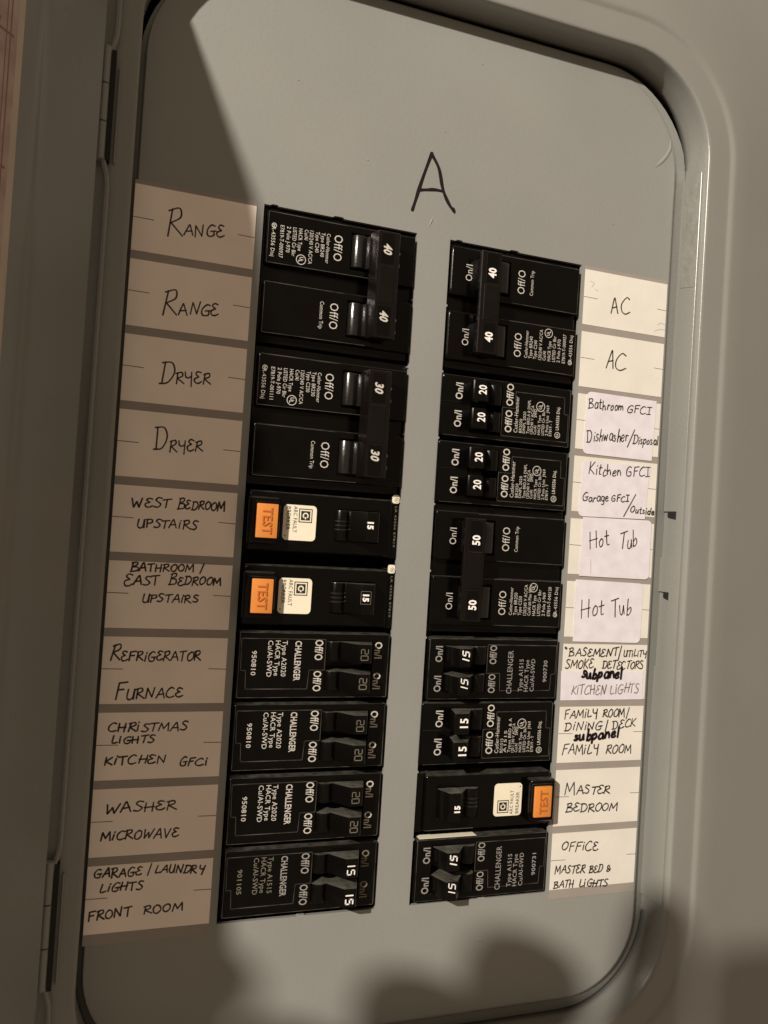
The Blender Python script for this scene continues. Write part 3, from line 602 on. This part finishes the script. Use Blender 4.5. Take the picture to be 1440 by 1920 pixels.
def sticker(label, c, TLc, TRc, BRc, BLc, rnd_left, rnd_right, rows, base=.011, extra=None, r=.09):
    P4 = [Vector(Q(c, *p)) for p in (TLc, TRc, BRc, BLc)]; cen = sum(P4, Vector((0, 0))) / 4
    t = thing('paper_sticker', label, 'sticker', cen.x, cen.y, 0, 'white stickers over the right circuit list')
    out = []
    for k, p in enumerate(P4):
        a = (P4[k - 1] - p).normalized(); b = (P4[(k + 1) % 4] - p).normalized()
        if (k in (0, 3) and rnd_left) or (k in (1, 2) and rnd_right):
            A_, B_ = p + a * r, p + b * r
            for i in range(6): q = i / 5; out.append(tuple((1 - q) ** 2 * A_ + 2 * q * (1 - q) * p + q * q * B_))
        else: out.append(tuple(p))
    def fix(o): o.location = (-cen.x * S, -cen.y * S, 0); return o
    s = fix(part('paper', lambda bm: prism(bm, out, base, base + .004, flat), 'white', t))
    for cc, rws, mm in rows: fix(write(t, cc, rws, base + .0052, mm, w=.021 if mm != 'marker' else .045))
    return t
sticker('white sticker reading Bathroom GFCI and Dishwasher/Disposal', C3, (372, 1158), (964, 1245), (920, 1757), (330, 1690), 1, 0,
    [(C3, [('Bathroom', (380, 1310), (680, 1325), 88), ('1FC2', (705, 1335), (915, 1358), 62), ('Dishwasher', (365, 1588), (715, 1590), 105), ('/', (712, 1638), (775, 1490), 1), ('Disposal', (758, 1612), (975, 1618), 78)], 'pen')])
sticker('white sticker reading Kitchen GFCI and Garage GFCI/Outside', C4, (335, -80), (908, -22), (862, 428), (290, 400), 1, 0,
    [(C3, [('Kitchen', (375, 1875), (660, 1885), 100), ('1FC2', (700, 1885), (905, 1890), 78)], 'pen'), (C4, [('Garage', (322, 272), (550, 278), 78), ('1FC2', (572, 275), (725, 276), 52), ('/', (680, 405), (785, 215), 1), ('Outside', (735, 370), (940, 388), 62)], 'pen')], base=.0115)
sticker('upper of the two white Hot Tub stickers', C4, (332, 408), (920, 440), (893, 945), (298, 912), 0, 1, [(C4, [('Hot', (380, 690), (560, 655), 150), ('Tub', (640, 680), (800, 662), 150)], 'pen')], base=.0165)
sticker('lower of the two white Hot Tub stickers', C4, (272, 942), (852, 980), (820, 1488), (245, 1474), 0, 1, [(C4, [('Hot', (312, 1280), (515, 1245), 150), ('Tub', (575, 1260), (745, 1238), 150)], 'pen')])
sticker('white sticker reading subpanel over KITCHEN LIGHTS in pencil', C5, (155, 288), (722, 292), (714, 484), (150, 492), 0, 0, [(C5, [('KITCHEN', (222, 450), (462, 445), 66), ('LIGHTS', (492, 442), (688, 440), 62)], 'pencil'), (C5, [('subpanel', (295, 335), (575, 338), 78)], 'marker')])

def smear(parent, c, lines, z, w=.05, m='smudge'):
    def f(bm):
        for q in lines: ribbon(bm, [Q(c, *p) for p in q], w, z, True)
    o = part('pencil_smudge', f, m, parent); o['kind'] = 'stuff'; return o
for st_ in [o for o in bpy.data.objects if o.get('category') == 'sticker' and 'upper of the two white Hot' in o['label']]:
    o = smear(st_, C4, [[(395, 770), (398, 830), (395, 890)]], .0216, .012); o.location = (-st_.location.x, st_.location.y * 0, 0) if False else tuple(st_.children[0].location)
for st_ in [o for o in bpy.data.objects if o.get('category') == 'label strip' and 'right' in o['label']]:
    p_ = [c for c in st_.children if c.name.startswith('paper_label')][0]
    o = smear(p_, C3, [[(400, 215), (430, 235), (410, 265)], [(440, 285), (462, 300)], [(970, 595), (1000, 575), (1035, 590)], [(945, 645), (985, 632), (1035, 632)]], .0099, .014, 'smudge')
# ------------------------------------------------------------------ the photographer's raised hand and phone, beside and behind the lens: they throw the soft shadows
def occ(su, sv, h): k = h / LAMP.z; return (su + (LAMP.x - su) * k, sv + (LAMP.y - sv) * k, h)
fing = [([(1.95, -9.15), (1.0, -10.5), (.9, -13.2)], .62, .5), ([(3.22, -10.55), (3.15, -12.4), (3.6, -14.5)], .92, .72), ([(5.08, -10.05), (5.0, -12), (4.9, -14.5)], .94, .80),
        ([(6.72, -9.55), (6.55, -11.8), (6.3, -14.5)], .84, .74), ([(9.3, -9.2), (9.2, -11.5), (7.9, -14.5)], .54, .6)]
me = bpy.data.meshes.new('hand')
verts = [occ(4.8, -17.5, 11.2), occ(5.6, -21.5, 11.5), occ(8.0, -30, 12)]; rad = [1.6, 1.1, 1.4]; E_ = [(0, 1), (1, 2)]
for k, (pts_, r0, r1) in enumerate(fing):
    i = len(verts); b_ = 0
    for q in reversed(range(3)):
        verts.append(occ(*pts_[q], 11 + .1 * q)); rad.append(r0 * .82 if q == 0 else r1 * .82); E_.append((b_, len(verts) - 1)); b_ = len(verts) - 1
me.from_pydata([W(*v) for v in verts], E_, []); ho = bpy.data.objects.new('hand', me); COL.objects.link(ho)
md = ho.modifiers.new('skin', 'SKIN')
for i, sv_ in enumerate(me.skin_vertices[0].data): sv_.radius = (rad[i] * S, rad[i] * S); sv_.use_root = (i == 0)
sb = ho.modifiers.new('sub', 'SUBSURF'); sb.levels = sb.render_levels = 2
me.materials.append(M['skin']); ho['label'] = 'raised hand with spread fingers beside the camera, throwing soft shadows on the panel'; ho['category'] = 'hand'
ph = thing('phone', 'dark phone held at the camera, throwing the soft shadow at lower right', 'phone')
part('phone_body', lambda bm: prism(bm, rrect(-4.55, 1.7, -3.95, -.62, .35, 6), 12.1, 12.42, flat, .05, 2), 'phone', ph, 30)
